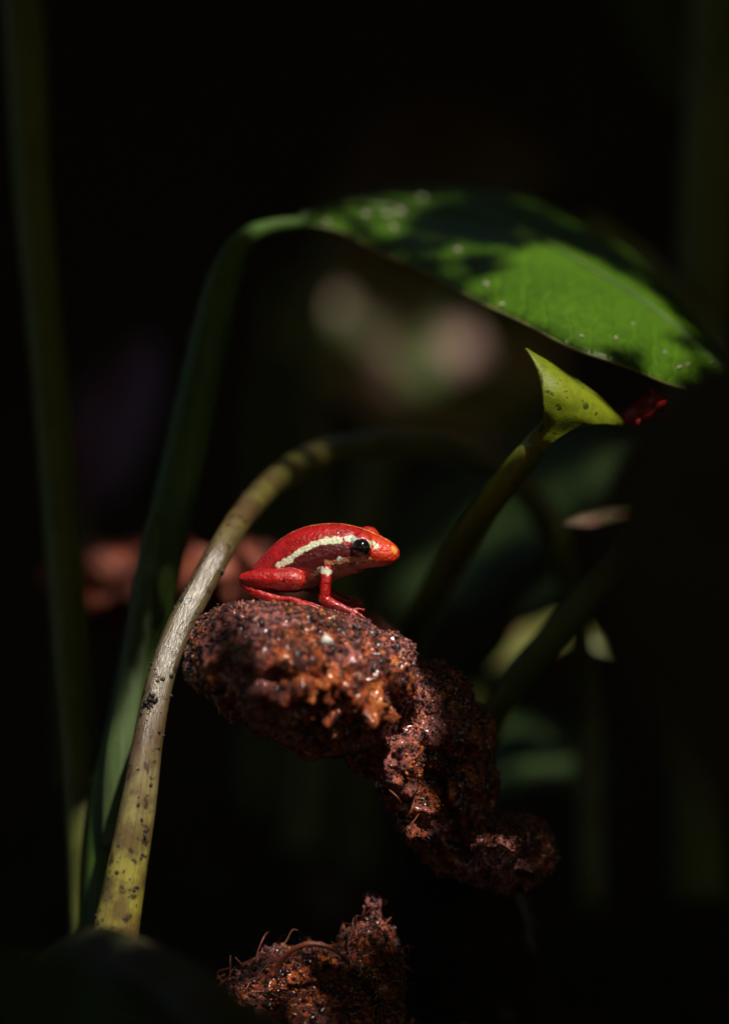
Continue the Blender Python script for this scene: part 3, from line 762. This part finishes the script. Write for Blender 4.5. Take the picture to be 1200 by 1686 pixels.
# red-brown fallen branch behind the stems
lv, lf, luv = sweep(path([(105, 985, 11.2, 60), (125, 975, 11.0, 120), (170, 962, 10.6, 138), (240, 955, 10, 138), (330, 958, 9.2, 128), (420, 966, 8.4, 112), (500, 1000, 7.4, 100), (580, 1060, 6.0, 95), (640, 1140, 4.6, 90)]), 150, 40, True, 1.0, 0.30, 0.0, 30)
ln_ = np.stack([noise(lv * 1.4), noise(lv * 1.4 + 5), noise(lv * 1.4 + 9)], 1)
lv = lv + 0.45 * ln_ + 0.12 * np.stack([noise(lv * 2.7), noise(lv * 2.7 + 5), noise(lv * 2.7 + 9)], 1) + 0.05 * np.stack([noise(lv * 5), noise(lv * 5 + 5), noise(lv * 5 + 9)], 1)
tag(mesh_obj('fallen_branch', lv, lf, MAT_CLAY), 'blurred red-brown fallen branch lying behind the left stems and the frog', 'branch')

# fibrous mound at the bottom
fm = empty('fibrous_mound', P(520, 1790, 0.4))
tag(fm, 'dark reddish fibrous clump of roots and crumbs at the bottom below the rock', 'root clump')
mv_, mf_, mn_ = remesh([px_ball(500, 1720, 0.4, 1.5, 1.6, 1.65), px_ball(600, 1640, 0.5, 0.62, 0.9, 1.25, 0.0), px_ball(616, 1530, 0.5, 0.17, 0.25, 0.62, 0.0), px_ball(440, 1690, 0.0, 0.9, 1.2, 0.85), px_ball(560, 1790, 0.4, 2.6, 2.2, 1.0)], 0.05, 6)
mv_ = mv_ + mn_ * (0.16 * fbm(mv_ * 2.0, 4, 0.6))[:, None]
mesh_obj('core', mv_, mf_, MAT_ROCK, fm)
c, s = scatter_on(mv_, mn_, 7000, lambda v, n: ((n[:, 1] < 0.5) & (n[:, 2] > -0.4)) * 1.0, 0.015, 0.055, 31)
gv, gf = grains(c, s, (0.5, 1.7), 32)
tag(mesh_obj('crumb', gv, gf, MAT_GRIT, fm), kind='stuff')
rg = np.random.default_rng(33)
FV, FF, o = [], [], 0
ok = np.where((mn_[:, 1] < 0.3) & (mn_[:, 2] > -0.3))[0]
for k in range(420):
    i = rg.choice(ok)
    p0, nn_ = mv_[i], mn_[i]
    d = rg.normal(size=3); d -= (d @ nn_) * nn_ * 0.85; d /= np.linalg.norm(d)
    ln = rg.uniform(.15, .6) if k > 8 else rg.uniform(.7, 1.2)
    r = rg.uniform(.006, .016) if k > 8 else .024
    pts = np.array([[*(p0 - nn_ * .02), r], [*(p0 + d * ln * .35 + nn_ * .06), r], [*(p0 + d * ln * .7 + nn_ * .06 + rg.normal(size=3) * .06), r * .8], [*(p0 + d * ln + rg.normal(size=3) * .10), r * .3]])
    v, f, _ = sweep(pts, 9, 5)
    FV.append(v); FF += [tuple(a + o for a in q) for q in f]; o += len(v)
tag(mesh_obj('root_fibre', np.vstack(FV), FF, MAT_FIBRE, fm), kind='stuff')
stem('root', [(452, 1612, -1.1, 6), (468, 1578, -1.2, 8), (496, 1558, -1.25, 9), (525, 1556, -1.25, 9), (552, 1566, -1.2, 7), (575, 1588, -1.1, 5)], MAT_FIBRE, None, parent=fm, n=30, seg=8)
# small fibres at the broken edge of the rock
FV, FF, o = [], [], 0
for (a, b) in (((668, 1350), (683, 1312)), ((660, 1372), (690, 1340)), ((676, 1395), (668, 1362)), ((595, 1190), (640, 1215)), ((600, 1262), (625, 1278)), ((640, 1300), (662, 1326))):
    pts = np.array([[*P(*a, -0.9), .012], [*P((a[0] + b[0]) / 2 + 3, (a[1] + b[1]) / 2, -1.0), .012], [*P(*b, -0.75), .008]])
    v, f, _ = sweep(pts, 8, 6); FV.append(v); FF += [tuple(i + o for i in q) for q in f]; o += len(v)
g = mesh_obj('root_fibre', np.vstack(FV), FF, MAT_FIBRE, rock, origin=np.array(rock.location)); g.location = (0, 0, 0); tag(g, kind='stuff')

# green rhizome in the lower left corner
rz = stem('rhizome', [(60, 1650, -3.0, 110), (130, 1600, -4.0, 120), (200, 1600, -5.0, 120), (270, 1628, -6.0, 120), (340, 1674, -6.8, 120), (430, 1744, -7.4, 120), (520, 1840, -8, 120)], stem_mat('rhizome', (0.014, 0.018, 0.005), (0.035, 0.040, 0.008), (0.05, 0.015, 0.006), 0.52, 0.65), 'thick dim green rhizome creeping right from the foot of the pale stem', 'rhizome', seed=21, wob=0.25)
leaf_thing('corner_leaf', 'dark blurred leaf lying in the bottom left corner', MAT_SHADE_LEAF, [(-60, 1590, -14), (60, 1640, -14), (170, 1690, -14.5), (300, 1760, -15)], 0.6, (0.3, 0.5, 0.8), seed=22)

# grit on the broad leaf, coloured pale to stand in for wet glints
MAT_GLINT_GRAIN = plain('glint_grit', (0.26, 0.20, 0.17), (0.50, 0.42, 0.36), 8, 0.35, 0.4)
dv, df = grains(np.zeros((1, 3)), np.array([1.0]), (0.8, 1.15), 41)
dmesh = None
GLINT = []
drops = [(0.09, .10, .08), (0.20, .30, .10), (0.22, .46, .10), (0.245, .34, .11), (0.265, .22, .09), (0.285, .40, .12), (0.33, .58, .12), (0.41, .20, .10), (0.47, .10, .07), (0.50, .05, .06), (0.66, .06, .06), (0.73, .12, .06), (0.76, .24, .05), (0.84, .20, .05), (0.87, .14, .07), (0.885, .19, .05), (0.93, .35, .05)]
for k, (s_, t_, r_) in enumerate(drops):
    i, j = int(s_ * 119), int(t_ * 39)
    p = bg_[i, j]
    du = bg_[min(i + 1, 119), j] - bg_[i - 1, j]; dv_ = bg_[i, min(j + 1, 39)] - bg_[i, max(j - 1, 0)]
    nn_ = np.cross(du, dv_); nn_ /= np.linalg.norm(nn_); nn_ *= np.sign(nn_[2])
    if dmesh is None:
        d = mesh_obj('glint_grain', dv, df, MAT_GLINT_GRAIN, origin=(0, 0, 0)); dmesh = d.data
    else:
        d = bpy.data.objects.new('glint_grain', dmesh); COL.objects.link(d)
    GLINT.append(p)
    d.location = p + nn_ * (0.022 + r_ * 0.25)
    d.rotation_euler = (Matrix.Rotation(k * 1.7, 3, Vector(nn_)) @ Vector(nn_).to_track_quat('Z', 'Y').to_matrix()).to_euler()
    d.scale = (r_ * random.uniform(.4, .6), r_ * random.uniform(.7, 1.2), r_ * .45)
    tag(d, 'tiny grain of grit on the broad green leaf, coloured pale as a painted glint', 'glint grain', 'grit and painted glints on the broad leaf')

# ------------------------------------------------------------------ leaf canopy added out of frame for shade; gaps cut where sun should land
def build_added_canopy():
    S = np.array(SUN)
    U = np.cross([0, 0, 1], S); U /= np.linalg.norm(U)
    Vv = np.cross(S, U)
    lit = [(540, 940, 0, 1.25), (470, 930, 0, .9), (610, 920, 0, .8), (520, 1040, -1.2, 1.1), (590, 1080, -1.2, .9), (500, 1105, -1.8, .65), (565, 1150, -1.8, .85), (410, 1030, -.5, .3), (620, 1110, -1.0, .6),
           (660, 1150, -.5, .45), (662, 1250, -.9, .42), (665, 1310, -.8, .38), (672, 1375, -.4, .25),
           (1000, 505, 3.0, 1.1), (930, 470, 4.0, .7), (900, 478, 3.6, .7), (860, 490, 3.0, .45), (1070, 520, 3.0, .5), (1060, 560, 1.8, .55), (905, 525, 1.8, .5), (985, 560, 1.4, .5), (850, 505, 2.2, .3),
           (915, 662, .1, .36), (948, 672, .3, .34), (890, 615, 0, .25), (872, 585, 0, .15), (990, 688, .5, .22), (1070, 665, 1.3, .24), (885, 728, .4, .22), (862, 755, .7, .22), (835, 790, 1.4, .18),
           (480, 774, 4.4, .15), (515, 755, 5.3, .10), (800, 880, 28, .36), (900, 825, 27, .36), (700, 960, 28, .34), (1000, 780, 26.5, .34), (790, 1120, 12.4, .16), (300, 920, 8.6, .5), (405, 940, 7.9, .45), (350, 935, 8.2, .3), (190, 920, 9.6, .22),
           (562, 508, 42, .33), (735, 556, 43.5, .46), (775, 548, 44, .2), (690, 645, 43, .26), (640, 600, 43, .2), (600, 570, 42.5, .16), (700, 600, 43, .2), (650, 660, 43, .18), (560, 600, 42.5, .14),
           (835, 1070, 14.2, .5), (885, 1046, 14, .6), (965, 1048, 13.6, .5), (1010, 850, -4.05, .20), (970, 858, -4, .14),
           (485, 1565, -.9, .20), (560, 1540, -.2, .12), (415, 1620, -1.0, .18), (500, 1650, -1, .12), (225, 1655, -4.5, .12), (232, 1566, -5.2, .16), (280, 1590, -5.9, .12)]
    for q in catmull(np.array([(a, b, y, d) for a, b, y, d in PALE[1:11]], float), 40):
        lit.append((q[0], q[1], q[2], (0.42 if q[1] > 1220 else 0.28) if q[1] > 1130 else 0.40 - 0.24 * max(0, min(1, (930 - q[1]) / 140))))
    pts = np.array([[*(lambda p: (p @ U, p @ Vv))(P(a, b, y)), r] for a, b, y, r in lit] + [[p @ U, p @ Vv, 0.14] for p in GLINT])
    res, half = 0.16, 90.0
    N = int(2 * half / res)
    gu = (np.arange(N) + .5) * res - half
    keepout = np.zeros((N, N), bool)
    for u, v, r in pts:
        i0, i1 = int((u - r + half) / res), int((u + r + half) / res) + 1
        j0, j1 = int((v - r + half) / res), int((v + r + half) / res) + 1
        uu, vv = np.meshgrid(gu[i0:i1], gu[j0:j1], indexing='ij')
        keepout[i0:i1, j0:j1] |= (uu - u) ** 2 + (vv - v) ** 2 < r * r
    cover = keepout.copy()
    rg = np.random.default_rng(77)
    Vall, Fall, o = [], [], 0
    # one leaf outline, a pointed oval with a slight fold
    sl = np.linspace(0, 1, 9)
    wl = 0.36 * np.sin(np.pi * sl ** 0.8) ** 0.8
    def add(u, v, size, ang, depth, tilt):
        nonlocal o
        ca, sa = math.cos(ang), math.sin(ang)
        a = (ca * U + sa * Vv); b = (-sa * U + ca * Vv)
        n_ = S
        a2 = a * math.cos(tilt) + n_ * math.sin(tilt)
        c = u * U + v * Vv + depth * S
        L = []
        for s_, w_ in zip(sl, wl):
            base = c + a2 * (s_ - .5) * size
            L += [base - b * w_ * size - n_ * .06 * size, base + n_ * 0, base + b * w_ * size - n_ * .06 * size]
        Vall.append(np.array(L))
        for i in range(8):
            for j in range(2):
                k = o + i * 3 + j
                Fall.append((k, k + 3, k + 4, k + 1))
        o += 27
    ss, tt = np.meshgrid(np.linspace(0.02, .98, 40), np.linspace(-1, 1, 29), indexing='ij')
    ww = 0.36 * np.sin(np.pi * ss ** 0.8) ** 0.8
    LX, LY = (ss - .5).ravel(), (tt * ww).ravel()
    def try_leaf(u, v, size, ang, depth, gain):
        ca, sa = math.cos(ang), math.sin(ang)
        x = u + size * (ca * LX - sa * LY); y = v + size * (sa * LX + ca * LY)
        i = ((x + half) / res).astype(int); j = ((y + half) / res).astype(int)
        ok = (i >= 0) & (i < N) & (j >= 0) & (j < N)
        i, j = i[ok], j[ok]
        if len(i) == 0 or keepout[i, j].any(): return False
        if (~cover[i, j]).mean() < gain: return False
        q = (np.abs(LX) < .455) & (np.abs(tt.ravel()) < .86)      # leave the thin rim of each leaf uncounted
        q = q[ok]
        cover[i[q], j[q]] = True
        add(u, v, size, ang, depth, rg.uniform(-.2, .2))
        return True
    depth_of = lambda v: 52 + max(0, v) * .25 + max(0, -22 - v) * .85
    U2, V2 = np.meshgrid(gu, gu, indexing='ij')
    for size, tries, gain, rad in ((22, 900, .55, 89), (13, 1200, .5, 89), (8, 1600, .45, 80), (5, 2500, .4, 70), (3.2, 3000, .4, 50), (2.0, 3500, .35, 0), (1.2, 4500, .35, 0), (0.75, 9000, .35, 0), (0.45, 18000, .35, 0)):
        if rad: area = np.hypot(U2, V2 - 6) < rad
        else:
            area = np.zeros((N, N), bool)
            dark = [(a, b, y, 2.2) for a, b, y in ((780, 1370, .2), (860, 1400, .3), (740, 1180, .1), (780, 1290, .3), (750, 215, 36), (690, 205, 35), (800, 1500, 9.5), (810, 1600, 11), (760, 1580, 8), (700, 1560, 5.5), (40, 930, 10.5), (150, 930, 10), (220, 930, 9.6), (850, 1260, 15), (900, 1300, 14.5), (60, 400, 6.5), (80, 600, 5.8), (95, 800, 5), (105, 950, 4.3), (120, 1100, 3.6), (130, 1250, 3.2), (145, 1400, 2.8), (385, 420, 3.9), (420, 385, 4.2), (480, 370, 4.9), (560, 350, 6.5), (330, 620, 3.3), (300, 780, 3), (270, 900, 2.9), (240, 1050, 2.6), (200, 1200, 2.4), (180, 1350, 2.2),
                    (950, 1590, 12), (1020, 920, 4), (940, 1010, 4.1), (860, 1110, 4.3), (790, 1230, 4.2), (820, 1400, .4), (730, 1240, .6), (760, 280, 35), (640, 350, 7.5), (850, 350, 8.5), (560, 1660, -1), (610, 1500, .3), (250, 1600, -3.2), (330, 1660, -3.8))]
            dark = [[P(a, b, y) @ U, P(a, b, y) @ Vv, 6.0 if y > 20 else r] for a, b, y, r in dark]
            for pu, pv, r in list(pts) + dark:
                k = r + 1.0 + 2.2 * size
                i0, i1, j0, j1 = [int((q + half) / res) for q in (pu - k, pu + k, pv - k, pv + k)]
                area[i0:i1, j0:j1] = True
        for k in range(tries):
            if k % 150 == 0:
                free = np.argwhere(area & ~cover)
                if len(free) == 0: break
            i, j = free[rg.integers(len(free))]
            u, v = gu[i] + rg.uniform(-.3, .3) * size, gu[j] + rg.uniform(-.3, .3) * size
            try_leaf(u, v, size * rg.uniform(.75, 1.25), rg.uniform(0, 6.28), depth_of(v) + rg.uniform(-4, 7) + size * .3, gain)
    # wider roof of big leaves added to block the sky: over and behind the camera, to the sides and above the bank
    for u in np.arange(-420, 421, 24.0):
        for v in np.arange(-190, 561, 24.0):
            if abs(u) < 70 and -70 < v < 70: continue
            for k in range(2):
                uu, vv = u + rg.uniform(-12, 12), v + rg.uniform(-12, 12)
                if abs(uu) < 34 and abs(vv - 6) < 40: continue
                add(uu, vv, rg.uniform(38, 60), rg.uniform(0, 6.28), depth_of(vv) + rg.uniform(0, 14) + 6, rg.uniform(-.3, .3))
    ob = mesh_obj('added_canopy', np.vstack(Vall), Fall, MAT_ADDED_CANOPY, origin=(0, 0, 30))
    tag(ob, 'added unseen leaf canopy that shades the scene, its gaps cut for the sun patches', None, None, 'stuff')
build_added_canopy()
